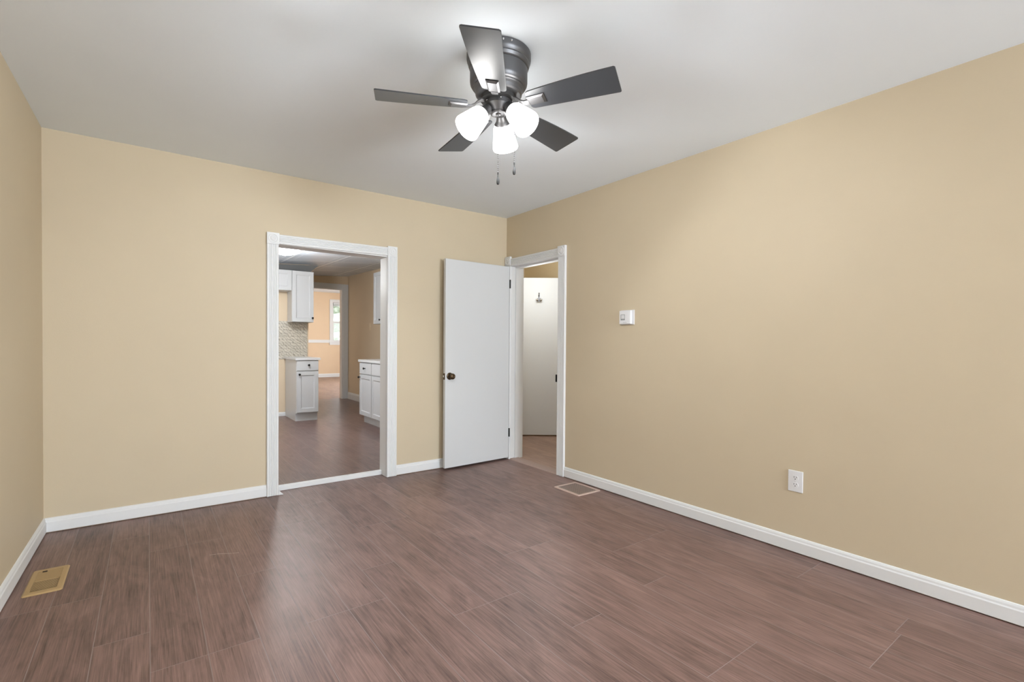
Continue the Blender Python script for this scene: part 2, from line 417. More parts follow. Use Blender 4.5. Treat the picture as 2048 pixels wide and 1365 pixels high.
# ------------------------------------------------------------------ fluted casings
def flute_profile(wd, th=0.02, n=5):
    """outline across a casing: u across, v outward."""
    pts = [(0, 0), (0, th * 0.75), (0.004, th)]
    m0 = 0.012; pitch = (wd - 2 * m0) / n
    for i in range(n):
        a = m0 + i * pitch
        pts += [(a + pitch * 0.12, th), (a + pitch * 0.3, th - 0.0035), (a + pitch * 0.5, th - 0.005), (a + pitch * 0.7, th - 0.0035), (a + pitch * 0.88, th)]
    pts += [(wd - 0.004, th), (wd, th * 0.75), (wd, 0)]
    return pts

def rosette(bm, frame, s, th=0.026):
    """square block of side s with turned rings; frame(u, v, w) -> world."""
    sub = new_bm(); box(sub, 0, s, 0, s, 0, th, 0.003)
    lathe(sub, [(s * 0.40, th - 0.001), (s * 0.40, th + 0.003), (s * 0.36, th + 0.004), (s * 0.32, th + 0.001), (s * 0.25, th + 0.0005), (s * 0.19, th + 0.004), (s * 0.14, th + 0.006), (s * 0.08, th + 0.005), (0, th + 0.002)], 32, Matrix.Translation((s / 2, s / 2, 0)), cap=False)
    me = bpy.data.meshes.new('tmp'); sub.to_mesh(me); sub.free()
    for v in me.vertices: v.co = Vector(frame(*v.co))
    bm.from_mesh(me); bpy.data.meshes.remove(me)
    return bm

# kitchen opening (seen from the front room)
t1 = tag(empty('trim_1', (1.23, YB, 0)), 'white fluted casing with corner rosettes framing the kitchen opening', 'door casing', kind='structure')
t1o = Vector((1.23, YB, 0))
def put(o, base): o.location = -base + o.location; return o
bmx = new_bm(); box(bmx, 0.775, 0.793, YB - 0.004, YB + T + 0.022, 0, 1.91); put(obj('jamb', bmx, M['trim'], t1), t1o)
bmx = new_bm(); box(bmx, 1.655, 1.675, YB - 0.004, YB + T + 0.022, 0, 1.91); put(obj('jamb', bmx, M['trim'], t1), t1o)
bmx = new_bm(); box(bmx, 0.775, 1.675, YB - 0.004, YB + T + 0.022, 1.905, 1.925); put(obj('head_jamb', bmx, M['trim'], t1), t1o)
fr = lambda x0: (lambda u, v, t: (x0 + u, YB - v, t))
bmx = new_bm(); prism(bmx, flute_profile(0.082), 0.002, 1.902, fr(0.713)); put(obj('side_casing', bmx, M['trim'], t1), t1o)
bmx = new_bm(); prism(bmx, flute_profile(0.090, 0.024), 0.002, 1.912, fr(1.655)); put(obj('side_casing', bmx, M['trim'], t1), t1o)
bmx = new_bm(); prism(bmx, flute_profile(0.073), 0.797, 1.657, lambda u, v, t: (t, YB - v, 1.905 + u + 0.010 * (t - 0.8) / 0.86)); put(obj('head_casing', bmx, M['trim'], t1), t1o)
bmx = new_bm(); rosette(bmx, lambda u, v, w_: (0.712 + u, YB - w_, 1.900 + v), 0.086); put(obj('rosette', bmx, M['trim'], t1), t1o)
bmx = new_bm(); rosette(bmx, lambda u, v, w_: (1.656 + u, YB - w_, 1.911 + v), 0.086); put(obj('rosette', bmx, M['trim'], t1), t1o)
# torn flap of old flooring trim at the foot of the left casing
bmx = new_bm()
prism(bmx, [(0, 0.002), (0.034, 0.002), (0.026, 0.010), (0, 0.040)], 0, 0.018, lambda u, v, t: (0.795 + u, YB - 0.022 + t, v)); put(obj('foot_shim', bmx, M['trim'], t1), t1o)
bm = new_bm(); box(bm, 0.793, 1.655, YB + 0.098, YB + T + 0.018, 0.0, ZK + 0.002, 0.002)
structure('trim_3', bm, M['trim'], 'low white threshold strip across the foot of the kitchen opening', 'threshold')

# hall door frame in the right wall
t2 = tag(empty('trim_2', (XR, 3.6, 0)), 'white fluted casing around the hall doorway beside the room corner', 'door casing', kind='structure')
t2o = Vector((XR, 3.6, 0))
bmx = new_bm(); box(bmx, XR - 0.004, XR + 0.15, 3.945, 3.965, 0, 1.94); put(obj('jamb', bmx, M['trim'], t2), t2o)
bmx = new_bm(); box(bmx, XR - 0.004, XR + 0.15, 3.225, 3.243, 0, 1.94); put(obj('jamb', bmx, M['trim'], t2), t2o)
bmx = new_bm(); box(bmx, XR - 0.004, XR + 0.15, 3.225, 3.965, 1.937, 1.955); put(obj('head_jamb', bmx, M['trim'], t2), t2o)
bmx = new_bm()
box(bmx, XR + 0.045, XR + 0.085, 3.934, 3.945, 0.002, 1.937); box(bmx, XR + 0.045, XR + 0.085, 3.243, 3.254, 0.002, 1.937); box(bmx, XR + 0.045, XR + 0.085, 3.254, 3.934, 1.926, 1.937)
put(obj('door_stop', bmx, M['trim'], t2), t2o)
fy = lambda y0: (lambda u, v, t: (XR - v, y0 + u, t))
bmx = new_bm(); prism(bmx, flute_profile(0.092), 0.002, 1.938, fy(3.147)); put(obj('side_casing', bmx, M['trim'], t2), t2o)
bmx = new_bm(); prism(bmx, flute_profile(0.090), 0.002, 1.955, fy(3.948)); put(obj('side_casing', bmx, M['trim'], t2), t2o)
bmx = new_bm(); prism(bmx, flute_profile(0.078), 3.244, 3.946, lambda u, v, t: (XR - v, t, 1.938 + u)); put(obj('head_casing', bmx, M['trim'], t2), t2o)
bmx = new_bm(); rosette(bmx, lambda u, v, w_: (XR - w_, 3.146 + u, 1.935 + v), 0.094); put(obj('rosette', bmx, M['trim'], t2), t2o)
bmx = new_bm(); rosette(bmx, lambda u, v, w_: (XR - w_, 3.947 + u, 1.950 + v), 0.088); put(obj('rosette', bmx, M['trim'], t2), t2o)
bmx = new_bm(); box(bmx, XR - 0.030, XR + 0.020, 3.2405, 3.2465, 0.828, 0.894, 0.001); put(tag(obj('strike_plate', bmx, M['black'], t2), 'black strike plate'), t2o)
bm = new_bm(); prism(bm, [(0, 0), (0.11, 0), (0.10, 0.010), (0.012, 0.010)], 3.243, 3.945, lambda u, v, t: (XR - 0.012 + u, t, v))
structure('trim_4', bm, M['woodstrip'], 'taupe wood transition strip across the hall doorway floor', 'threshold')

# ------------------------------------------------------------------ open door leaf
d1 = tag(empty('door_1', (2.913, 3.9553, 0.02), PI + 0.0403), 'plain white flush door swung open against the back wall', 'door', kind='structure')
# local x runs from the hinge to the free edge, local +y is the face turned to the room ... rotated by pi
bmx = new_bm(); box(bmx, 0.004, 0.745, -0.035, 0.0, 0, 1.915, 0.0015, 1); obj('door_leaf', bmx, M['door'], d1)
def knob(parent, face, sgn, x, z, mat):
    mtx = Matrix.Translation((x, face, z)) @ Matrix.Rotation(-sgn * PI / 2, 4, 'X')
    b = new_bm(); lathe(b, [(0.033, 0), (0.033, 0.003), (0.029, 0.007), (0.020, 0.009), (0.012, 0.011)], 40, mtx); k = obj('rosette_plate', b, mat, parent, True)
    b = new_bm(); lathe(b, [(0.011, 0.009), (0.010, 0.024), (0.014, 0.030), (0.025, 0.036), (0.028, 0.045), (0.027, 0.054), (0.021, 0.062), (0.011, 0.065), (0.009, 0.0635), (0, 0.0635)], 40, mtx); obj('door_knob', b, mat, parent, True)
knob(d1, 0.0, 1, 0.697, 0.843, M['bronze'])
bmx = new_bm(); lathe(bmx, [(0.033, 0), (0.033, 0.003), (0.020, 0.009), (0.011, 0.011), (0.010, 0.018), (0.022, 0.028), (0.024, 0.040), (0.010, 0.045), (0, 0.045)], 32, Matrix.Translation((0.697, -0.035, 0.843)) @ Matrix.Rotation(PI / 2, 4, 'X')); obj('door_knob', bmx, M['bronze'], d1, True)
bmx = new_bm(); box(bmx, 0.7445, 0.7465, -0.030, -0.005, 0.812, 0.870, 0.0006, 1); pl = tag(obj('latch_plate', bmx, M['bronze'], d1), 'bronze latch plate')
bmx = new_bm(); box(bmx, 0.746, 0.756, -0.023, -0.012, 0.833, 0.851, 0.002); tag(obj('latch_bolt', bmx, M['chrome'], pl), 'bright metal latch bolt')
for zc_ in (0.252, 1.742):
    bmx = new_bm(); lathe(bmx, [(0.0065, -0.043), (0.0065, 0.043)], 16, Matrix.Translation((-0.002, 0.004, zc_)))
    box(bmx, 0.000, 0.0045, -0.028, 0.004, zc_ - 0.043, zc_ + 0.043)
    tag(obj('hinge', bmx, M['black'], d1, True), 'black hinge')

# ------------------------------------------------------------------ ceiling fan
FC = Vector((1.243, 1.782, 0)); ZB = 2.211
fan = tag(empty('ceiling_fan', (FC.x, FC.y, H)), 'grey five-blade flush ceiling fan with three lit glass shades', 'ceiling fan')
Z = lambda z: z - H
bmx = new_bm(); lathe(bmx, [(0.139, Z(2.4385)), (0.141, Z(2.436)), (0.1415, Z(2.414)), (0.140, Z(2.406)), (0.134, Z(2.396)), (0.135, Z(2.390)), (0.131, Z(2.378)), (0.127, Z(2.374))], 72)
cn = obj('canopy', bmx, M['nickel'], fan, True, angle=25)
for a in (-2.05, -1.80, 1.1, 1.35):
    bmx = new_bm(); lathe(bmx, [(0.0045, 0), (0.0045, 0.002), (0.003, 0.004), (0, 0.0045)], 12, Matrix.Translation((0.1412 * math.cos(a), 0.1412 * math.sin(a), Z(2.425))) @ Matrix.Rotation(a, 4, 'Z') @ Matrix.Rotation(PI / 2, 4, 'Y'))
    tag(obj('canopy_screw', bmx, M['chrome'], cn, True), 'bright screw head')
bmx = new_bm(); lathe(bmx, [(0.124, Z(2.376)), (0.1265, Z(2.372)), (0.1265, Z(2.316)), (0.125, Z(2.306)), (0.119, Z(2.296)), (0.112, Z(2.292)), (0.1125, Z(2.288)), (0.108, Z(2.284)), (0.1075, Z(2.280)), (0.1045, Z(2.276)), (0.102, Z(2.262)), (0.097, Z(2.256)), (0.080, Z(2.254))], 72)
obj('motor_housing', bmx, M['nickel'], fan, True, angle=25)
bmx = new_bm(); lathe(bmx, [(0.078, Z(2.256)), (0.078, Z(2.236)), (0.060, Z(2.234))], 48)
obj('flywheel', bmx, M['dknickel'], fan, True)
bmx = new_bm(); lathe(bmx, [(0.050, Z(2.238)), (0.058, Z(2.236)), (0.0585, Z(2.214)), (0.056, Z(2.210)), (0.052, Z(2.204)), (0.041, Z(2.190)), (0.037, Z(2.187)), (0.0375, Z(2.184)), (0.036, Z(2.180)), (0.028, Z(2.178)), (0.024, Z(2.180)), (0.012, Z(2.180)), (0.011, Z(2.176)), (0.006, Z(2.174)), (0, Z(2.174))], 56)
kit = obj('light_kit', bmx, M['nickel'], fan, True, angle=25)
for k in range(5):
    a = -2.0 + k * 2 * PI / 5
    bmx = new_bm(); lathe(bmx, [(0.004, 0), (0.004, 0.0015), (0.0025, 0.0035), (0, 0.004)], 12, Matrix.Translation((0.0584 * math.cos(a), 0.0584 * math.sin(a), Z(2.228))) @ Matrix.Rotation(a, 4, 'Z') @ Matrix.Rotation(PI / 2, 4, 'Y'))
    tag(obj('kit_screw', bmx, M['chrome'], kit, True), 'bright screw head')

def blade_mesh(R1=0.527, R0_=0.142):
    """local x outwards, y across (positive side is the upper edge), slight taper, rounded corners."""
    b = new_bm(); th = 0.0055
    out = []
    def corner(cx, cy, r, a0, a1, n=6):
        for i in range(n + 1):
            a = a0 + (a1 - a0) * i / n; out.append((cx + r * math.cos(a), cy + r * math.sin(a)))
    wr, wt = 0.052, 0.0725
    rt, rr = 0.007, 0.014
    corner(R0_ + rr, -wr + rr, rr, PI, PI * 1.5)
    for i in range(1, 7):                                 # belly along one edge
        t = i / 7; x = R0_ + rr + (R1 - R0_ - rr - rt) * t
        out.append((x, -(wr + (wt - wr) * (1 - (1 - t) ** 2.0))))
    corner(R1 - rt, -wt + rt, rt, PI * 1.5, PI * 2)
    corner(R1 - rt, wt - rt, rt, 0, PI / 2)
    corner(R0_ + rr, wr - rr, rr, PI / 2, PI)
    prism(b, out, -th / 2, th / 2, lambda u, v, t: (u, v, t))
    bmesh.ops.bevel(b, geom=[e for e in b.edges if abs(e.verts[0].co.z - e.verts[1].co.z) < 1e-6 and len(e.link_faces) == 2 and any(len(f.verts) > 4 for f in e.link_faces)], offset=0.0012, segments=2, affect='EDGES')
    return b
def iron_mesh():
    """bracket under the blade: S-curved arm to a raised bevelled plate."""
    b = new_bm()
    # plate
    x0, x1, hw, zt = 0.138, 0.218, 0.027, -0.0028
    lo, hi = (x0, x1, hw), (x0 + 0.006, x1 - 0.010, hw - 0.008)
    vs = []
    for (a, c, hh), z in ((lo, zt), (lo, zt - 0.003), (hi, zt - 0.008)):
        vs.append([b.verts.new(p) for p in ((a, -hh * 0.93, z), (c, -hh, z), (c, hh, z), (a, hh * 0.93, z))])
    b.faces.new(vs[0]); b.faces.new(vs[2][::-1])
    for p, q in zip(vs, vs[1:]):
        for i in range(4): b.faces.new((p[i], p[(i + 1) % 4], q[(i + 1) % 4], q[i]))
    return b
def arm_mesh(pitch):
    b = new_bm(); prev = None
    st = [(0.055, 0.028, 0.013, 0), (0.075, 0.026, 0.014, 0.0), (0.092, 0.016, 0.013, 0.2), (0.108, 0.001, 0.012, 0.5), (0.124, -0.007, 0.013, 0.8), (0.146, -0.009, 0.016, 1.0)]
    for x, z, hw, f in st:
        c, s = math.cos(pitch * f), math.sin(pitch * f)
        ring = [b.verts.new((x, y * c - zz * s, z + y * s + zz * c)) for y, zz in ((-hw, -0.003), (hw, -0.003), (hw, 0.003), (-hw, 0.003))]
        if prev:
            for i in range(4): b.faces.new((prev[i], prev[(i + 1) % 4], ring[(i + 1) % 4], ring[i]))
        else: b.faces.new(ring[::-1])
        prev = ring
    b.faces.new(prev); return b
PB = -0.2006
TILT = Matrix.Rotation(-0.033, 4, 'X')
first = None
for k in range(5):
    ang = 0.211 + k * 2 * PI / 5
    base = Matrix.Translation((0, 0, Z(ZB))) @ TILT @ Matrix.Rotation(ang, 4, 'Z')
    if first is None:
        bl = obj('blade', blade_mesh(), M['blade'], fan, True, angle=30)
        br_ = obj('blade_bracket', iron_mesh(), M['nickel'], bl)
        ar = obj('blade_arm', arm_mesh(PB), M['nickel'], fan, True, angle=50)
        first = (bl, br_, ar)
    else:
        bl = first[0].copy(); C.objects.link(bl); bl.parent = fan
        br_ = first[1].copy(); C.objects.link(br_); br_.parent = bl
        ar = first[2].copy(); C.objects.link(ar); ar.parent = fan
    bl.matrix_local = base @ Matrix.Rotation(PB, 4, 'X')
    ar.matrix_local = base

def shade_profile():
    outer = [(0.030, 0.0), (0.038, 0.004), (0.043, 0.012), (0.047, 0.030), (0.054, 0.065), (0.0605, 0.098), (0.0615, 0.108), (0.060, 0.113)]
    inner = [(0.0575, 0.112), (0.0580, 0.100), (0.051, 0.065), (0.044, 0.030), (0.038, 0.012), (0.0, 0.006)]
    return [(r * 0.955, z) for r, z in outer + inner]
for k in range(3):
    az = YAW + (0.20, 0.08, 0.05)[k] + k * 2 * PI / 3         # measured from +Y towards +X
    dirh = Vector((math.sin(az), math.cos(az), 0))
    ax = (dirh * math.sin(math.radians(43)) - Vector((0, 0, 1)) * math.cos(math.radians(43))).normalized()
    p0 = dirh * 0.040 + Vector((0, 0, Z((2.209, 2.216, 2.206)[k])))
    q = Vector((0, 0, 1)).rotation_difference(ax).to_matrix().to_4x4()
    mtx = Matrix.Translation(p0) @ q
    bmx = new_bm(); lathe(bmx, [(0.014, -0.004), (0.016, 0.012), (0.021, 0.016), (0.023, 0.030), (0.026, 0.040), (0.034, 0.049), (0.036, 0.054), (0.033, 0.056)], 36, mtx)
    fit = obj('lamp_socket', bmx, M['nickel'], fan, True)
    bmx = new_bm(); lathe(bmx, shade_profile(), 48, mtx @ Matrix.Translation((0, 0, 0.053)), cap=False)
    sh = tag(obj('lamp_shade', bmx, M['shade'], fan, True), 'glowing white glass shade')
    wp = mtx @ Vector((0, 0, 0.172))
    sl = bpy.data.lights.new('fan_bulb_light', 'SPOT'); sl.energy = FAN_BULB; sl.shadow_soft_size = 0.16; sl.spot_size = math.radians(180); sl.spot_blend = 0.2; sl.color = (0.95, 0.985, 1.02)
    so = bpy.data.objects.new('fan_bulb_light', sl); so.location = (FC.x + wp.x, FC.y + wp.y, H + wp.z)
    so.rotation_euler = (-ax).to_track_quat('Z', 'Y').to_euler(); C.objects.link(so)

def pull_chain(top, zbot, loc_xy):
    n_b = int((top - zbot) / 0.0085)
    b = new_bm(); tube(b, [(loc_xy[0], loc_xy[1], top), (loc_xy[0], loc_xy[1], zbot)], 0.0010, 6)
    for i in range(n_b):
        z = top - (i + 0.5) * (top - zbot) / n_b
        lathe(b, [(0, -0.0026), (0.0019, -0.0015), (0.0025, 0), (0.0019, 0.0015), (0, 0.0026)], 8, Matrix.Translation((loc_xy[0], loc_xy[1], z)), cap=False)
    ch = tag(obj('pull_chain', b, M['nickel'], fan, True), None)
    b = new_bm(); lathe(b, [(0.0, 0.006), (0.0028, 0.004), (0.0028, -0.006), (0.0018, -0.010), (0.004, -0.020), (0.0068, -0.034), (0.007, -0.042), (0.005, -0.049), (0.0, -0.052)], 20, Matrix.Translation((loc_xy[0], loc_xy[1], zbot)), cap=False)
    tag(obj('chain_fob', b, M['dknickel'], ch, True), 'dark teardrop chain fob')
pull_chain(Z(2.176), Z(1.918), (-0.006, -0.008))
o_ = R0 * 0.071 + F0 * 0.0
pull_chain(Z(2.21), Z(1.965), (o_.x, o_.y))
bmx = new_bm(); tube(bmx, [(R0.x * 0.05, R0.y * 0.05, Z(2.218)), (o_.x, o_.y, Z(2.216)), (o_.x, o_.y, Z(2.209))], 0.002, 8); obj('chain_outlet', bmx, M['nickel'], fan, True)

# ------------------------------------------------------------------ thermostat, outlet
th = tag(empty('thermostat', (XR, 2.4615, 1.373)), 'small square white thermostat on the long right wall', 'thermostat')
bmx = new_bm(); box(bmx, -0.007, 0, -0.065, 0.064, -0.056, 0.055, 0.003); obj('wall_plate', bmx, M['plastic2'], th)
bmx = new_bm(); box(bmx, -0.027, -0.006, -0.047, 0.063, -0.052, 0.051, 0.006, 3); tb = obj('body', bmx, M['plastic'], th, True)
bmx = new_bm(); box(bmx, -0.0285, -0.0268, 0.006, 0.047, -0.022, 0.021, 0.001); s_ = tag(obj('screen', bmx, M['screen'], tb), 'grey display screen')
bmx = new_bm(); box(bmx, -0.0292, -0.0283, 0.009, 0.041, -0.011, 0.017); tag(obj('display', bmx, M['plastic2'], tb), 'pale display area')
bmx = new_bm()
for z in (-0.020, 0.0, 0.016): box(bmx, -0.0283, -0.0265, -0.008, -0.003, z - 0.003, z + 0.003, 0.0008)
obj('button', bmx, M['plastic2'], tb)
bmx = new_bm(); box(bmx, -0.0278, -0.0265, -0.01, 0.026, -0.041, -0.039); obj('vent_slot', bmx, M['screen'], tb)

ou = tag(empty('wall_outlet', (XR, 1.245, 0.403)), 'white duplex power outlet low on the right wall', 'outlet')
bmx = new_bm(); box(bmx, -0.006, 0, -0.039, 0.039, -0.0595, 0.0595, 0.003, 3); cp = obj('cover_plate', bmx, M['plastic'], ou, True)
for zc_ in (0.0195, -0.0195):
    bmx = new_bm()
    pts = [(0.0165 * math.cos(a) * 1.0, max(-0.0135, min(0.0135, 0.0175 * math.sin(a)))) for a in [2 * PI * i / 32 for i in range(32)]]
    prism(bmx, pts, -0.0075, -0.004, lambda u, v, t: (t, u, zc_ + v))
    rc = obj('receptacle', bmx, M['plastic'], ou)
    for (yy, zz, hy, hz) in ((0.0063, 0.004, 0.0012, 0.0042), (-0.0063, 0.004, 0.0012, 0.0034)):
        bmx = new_bm(); box(bmx, -0.0079, -0.0073, yy - hy, yy + hy, zc_ + zz - hz, zc_ + zz + hz); tag(obj('slot', bmx, M['dkslot'], rc), 'dark plug slot')
    bmx = new_bm(); lathe(bmx, [(0.0026, 0), (0.0026, 0.0006)], 16, Matrix.Translation((-0.0073, 0, zc_ - 0.0068)) @ Matrix.Rotation(-PI / 2, 4, 'Y')); tag(obj('ground_hole', bmx, M['dkslot'], rc), 'dark round ground hole')
bmx = new_bm(); lathe(bmx, [(0.003, 0), (0.003, 0.001), (0, 0.0014)], 16, Matrix.Translation((-0.0058, 0, 0)) @ Matrix.Rotation(-PI / 2, 4, 'Y')); obj('cover_screw', bmx, M['plastic2'], cp)

# ------------------------------------------------------------------ floor registers
rg = tag(empty('floor_register', (-0.394, 3.232, 0), 0.003), 'tan metal louvred floor register near the left baseboard', 'floor vent')
W_, L_ = 0.070, 0.157
def frame_ring(x, y, ix, iy, z0, z1, bev=0.002, sl=0.006):
    b = new_bm(); rings = []
    def rr_(hx, hy, r, z, n=5):
        pts = []
        for (sx, sy, a0) in ((1, -1, -PI / 2), (1, 1, 0), (-1, 1, PI / 2), (-1, -1, PI)):
            for i in range(n + 1):
                a = a0 + PI / 2 * i / n
                pts.append(b.verts.new((sx * (hx - r) + r * math.cos(a), sy * (hy - r) + r * math.sin(a), z)))
        return pts
    rings = [rr_(x, y, 0.012, z0), rr_(x, y, 0.012, z0 + 0.0015), rr_(x - sl, y - sl, 0.008, z1), rr_(ix, iy, 0.001, z1), rr_(ix, iy, 0.001, z0)]
    n = len(rings[0])
    for p, q in zip(rings, rings[1:]):
        for i in range(n): b.faces.new((p[i], p[(i + 1) % n], q[(i + 1) % n], q[i]))
    return b
obj('register_frame', frame_ring(W_, L_, 0.047, 0.123, 0.0, 0.006), M['brass'], rg, True, angle=30)
bmx = new_bm(); box(bmx, -0.047, 0.047, -0.123, 0.123, 0.0002, 0.0006); tag(obj('duct_opening', bmx, M['duct'], rg), 'dark gaps between the louvres')
bmx = new_bm()
for i in range(30):
    y = -0.123 + (i + 0.5) * 0.246 / 30
    tilt = 0.0012 if y < 0.01 else 0.0026
    box(bmx, -0.047, 0.047, y - tilt, y + tilt, 0.0005, 0.0018 if y < 0.01 else 0.0046)
obj('louvres', bmx, M['brass'], rg)
bmx = new_bm(); box(bmx, -0.0475, 0.0475, 0.008, 0.012, 0.0012, 0.0052); obj('divider_bar', bmx, M['brass'], rg)
bmx = new_bm(); box(bmx, -0.030, -0.012, 0.113, 0.118, 0.0045, 0.009, 0.0012); obj('damper_lever', bmx, M['duct'], rg)

rv = tag(empty('return_grille', (2.765, 2.824, 0), -0.01), 'square beige return-air grille in the floor by the right baseboard', 'floor vent')
obj('grille_frame', frame_ring(0.121, 0.146, 0.099, 0.126, 0.0, 0.006, sl=0.003), M['pinkmetal'], rv, True, angle=30)
bmx = new_bm(); box(bmx, -0.099, 0.099, -0.126, 0.126, 0.0004, 0.0030); tag(obj('mesh_grille', bmx, M['grille'], rv), 'brown fine mesh')

# ------------------------------------------------------------------ hall beyond the right doorway
bm = new_bm(); box(bm, XR + 0.05, 4.52, 2.2, 5.8, -0.08, 0.0)
structure('floor_hall', bm, M['hfloor'], 'lighter brown plank floor of the hall beyond the doorway', 'floor')
bm = new_bm(); box(bm, XR + 0.15, 4.52, 2.2, 5.8, H, H + 0.1)
structure('ceiling_hall', bm, M['ceil'], 'plain hall ceiling', 'ceiling')
wall_x('wall_hall_right', 4.40, 4.52, 2.2, 5.8, -0.08, H, [], M['hwall'], 'tan hall wall behind the hooked door')
wall_y('wall_hall_back', 5.60, 5.72, XR + 0.13, 4.40, -0.08, H, [], M['hwall'], 'tan end wall of the hall')
wall_y('wall_hall_front', 2.2, 2.32, XR + 0.13, 4.40, -0.08, H, [], M['hwall'], 'tan near end wall of the hall')
wall_x('wall_hall_left', XR + 0.002, XR + 0.13, YB + T, 5.6, -0.08, H, [], M['hwall'], 'tan hall wall backing the kitchen')
dp = Vector((3.94, 4.732, 0)); dirn = R0.copy()
a2 = math.atan2(dirn.y, dirn.x)
d2p = dp - dirn * 0.32
d2 = tag(empty('door_2', (d2p.x, d2p.y, 0.015), a2), 'plain white hall door standing ajar with a chrome coat hook', 'door', kind='structure')
bmx = new_bm(); box(bmx, 0, 0.74, 0, 0.035, 0, 1.978, 0.0015, 1); obj('door_leaf', bmx, M['door'], d2)
bmx = new_bm(); box(bmx, 0.094, 0.103, -0.0012, 0.0, 1.03, 1.085); tag(obj('latch_plate', bmx, M['black'], d2), 'black latch plate')
hk = tag(empty('coat_hook', (dp.x - FW.x * 0.0, dp.y - FW.y * 0.0, 1.728), a2), 'chrome double coat hook on the white hall door', 'coat hook')
bmx = new_bm(); lathe(bmx, [(0.026, 0), (0.026, 0.003), (0.022, 0.006), (0, 0.007)], 28, Matrix.Translation((0, 0, -0.012)) @ Matrix.Rotation(PI / 2, 4, 'X')); box(bmx, -0.008, 0.008, -0.006, 0, -0.012, 0.05, 0.002); obj('back_plate', bmx, M['nickel'], hk)
bmx = new_bm(); tube(bmx, [(0, -0.005, 0.03), (0, -0.022, 0.040), (0, -0.034, 0.056), (0, -0.036, 0.074)], [0.0055, 0.0055, 0.005, 0.007], 12); obj('prong', bmx, M['nickel'], hk, True)
for s_ in (-1, 1):
    bmx = new_bm(); tube(bmx, [(0, -0.006, -0.020), (s_ * 0.010, -0.022, -0.038), (s_ * 0.020, -0.036, -0.036), (s_ * 0.024, -0.040, -0.024)], 0.0065, 12)
    lathe(bmx, [(0, -0.017), (0.010, -0.014), (0.016, -0.004), (0.016, 0.004), (0.010, 0.014), (0, 0.017)], 20, Matrix.Translation((s_ * 0.025, -0.042, -0.012)), cap=False)
    obj('prong', bmx, M['chrome'], hk, True)
point('added_hall_light', (3.44, 4.05, 1.95), 21, 0.22, (0.95, 0.98, 1.0))  # unseen mid-air light without a fixture, added to brighten the hall

# ------------------------------------------------------------------ kitchen shell
bm = new_bm(); box(bm, -0.6, XR - 0.001, YB + 0.10, 5.66, -0.06, ZK); box(bm, -0.6, XKR + 0.1, 5.66, YK2 + 0.12, -0.06, ZK)
structure('floor_kitchen', bm, M['kfloor'], 'dark brown plank floor of the kitchen beyond the opening', 'floor')
bm = new_bm()
for (xa, xb, ya, yb) in ((-0.6, XR - 0.001, YB + T, 5.66), (-0.6, XKR + 0.1, 5.66, YK2 + 0.12)):
    vs = [bm.verts.new((x, y, zkc(x, y) + dz)) for dz in (0, 0.05) for x, y in ((xa, ya), (xb, ya), (xb, yb), (xa, yb))]
    for f in ((0, 1, 2, 3), (4, 7, 6, 5), (0, 4, 5, 1), (1, 5, 6, 2), (2, 6, 7, 3), (3, 7, 4, 0)): bm.faces.new([vs[i] for i in f])
structure('ceiling_kitchen', bm, M['ktile'], 'grey-white panelled tile ceiling of the kitchen', 'ceiling')
wall_x('wall_kitchen_right', XKR, XKR + 0.1, 5.7, YK2 + 0.12, -0.06, 2.7, [], M['kwall'], 'brown-tan kitchen wall behind the base cabinets')
wall_x('wall_kitchen_left', -0.6, -0.5, YB + T, YK1 + 0.1, -0.06, 2.7, [(5.55, 6.85, 0.8, 2.2)], M['kwall'], 'brown-tan wall at the far left of the kitchen')
wall_y('wall_kitchen_back', YK1, YK1 + 0.1, -0.5, XKE, -0.06, 2.55, [], M['kwall'], 'brown-tan kitchen wall carrying the cabinets and tile splash')
wall_x('wall_kitchen_return', XKE - 0.1, XKE, YK1 + 0.1, YK2, -0.06, 2.6, [], M['kwall'], 'brown-tan return wall beside the far doorway')
wall_y('wall_kitchen_far', YK2, YK2 + 0.12, XKE - 0.1, XKR, -0.06, 2.7, [(2.36, 3.125, -0.06, 2.225)], M['kwall'], 'brown-tan wall around the dining-room doorway')
# narrow wall joining the front room wall to the kitchen's right side
wall_y('wall_kitchen_front', 5.61, 5.70, XR + 0.13, XKR + 0.1, -0.06, 2.7, [], M['kwall'], 'short brown-tan kitchen wall by the hall')
wall_x('wall_kitchen_side', XR - 0.1, XR, YB + T, 5.61, -0.06, 2.7, [], M['kwall'], 'brown-tan kitchen wall next to the hall')
# even dark grey panel above the cabinets
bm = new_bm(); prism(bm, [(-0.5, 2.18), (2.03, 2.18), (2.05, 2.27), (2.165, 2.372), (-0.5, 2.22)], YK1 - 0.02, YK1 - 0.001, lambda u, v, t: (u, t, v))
structure('trim_7', bm, M['soffit'], 'dark grey panel between the wall cabinets and the kitchen ceiling', 'panel')
bm = new_bm(); prism(bm, BP, -0.5, 1.69, lambda u, v, t: (t, YK1 - u, ZK - 0.004 + v * 0.7))
structure('baseboard_kitchen_back', bm, M['trim'], 'short white baseboard left of the narrow base cabinet', 'baseboard')
KBP = [(0, 0.0), (0.016, 0.0), (0.016, 0.10), (0.010, 0.118), (0.006, 0.13), (0, 0.132)]
bm = new_bm(); prism(bm, KBP, 6.84, YK2 - 0.02, lambda u, v, t: (XKR - u, t, ZK + v))
structure('baseboard_kitchen_right', bm, M['trim'], 'white baseboard between the far doorway and the right base cabinets', 'baseboard')
bm = new_bm(); box(bm, 1.0, 2.0, YK1 - 0.008, YK1 - 0.0005, 0.90, 1.48)
structure('trim_6', bm, M['splash'], 'beige marbled brick tile splash below the wall cabinets', 'backsplash')
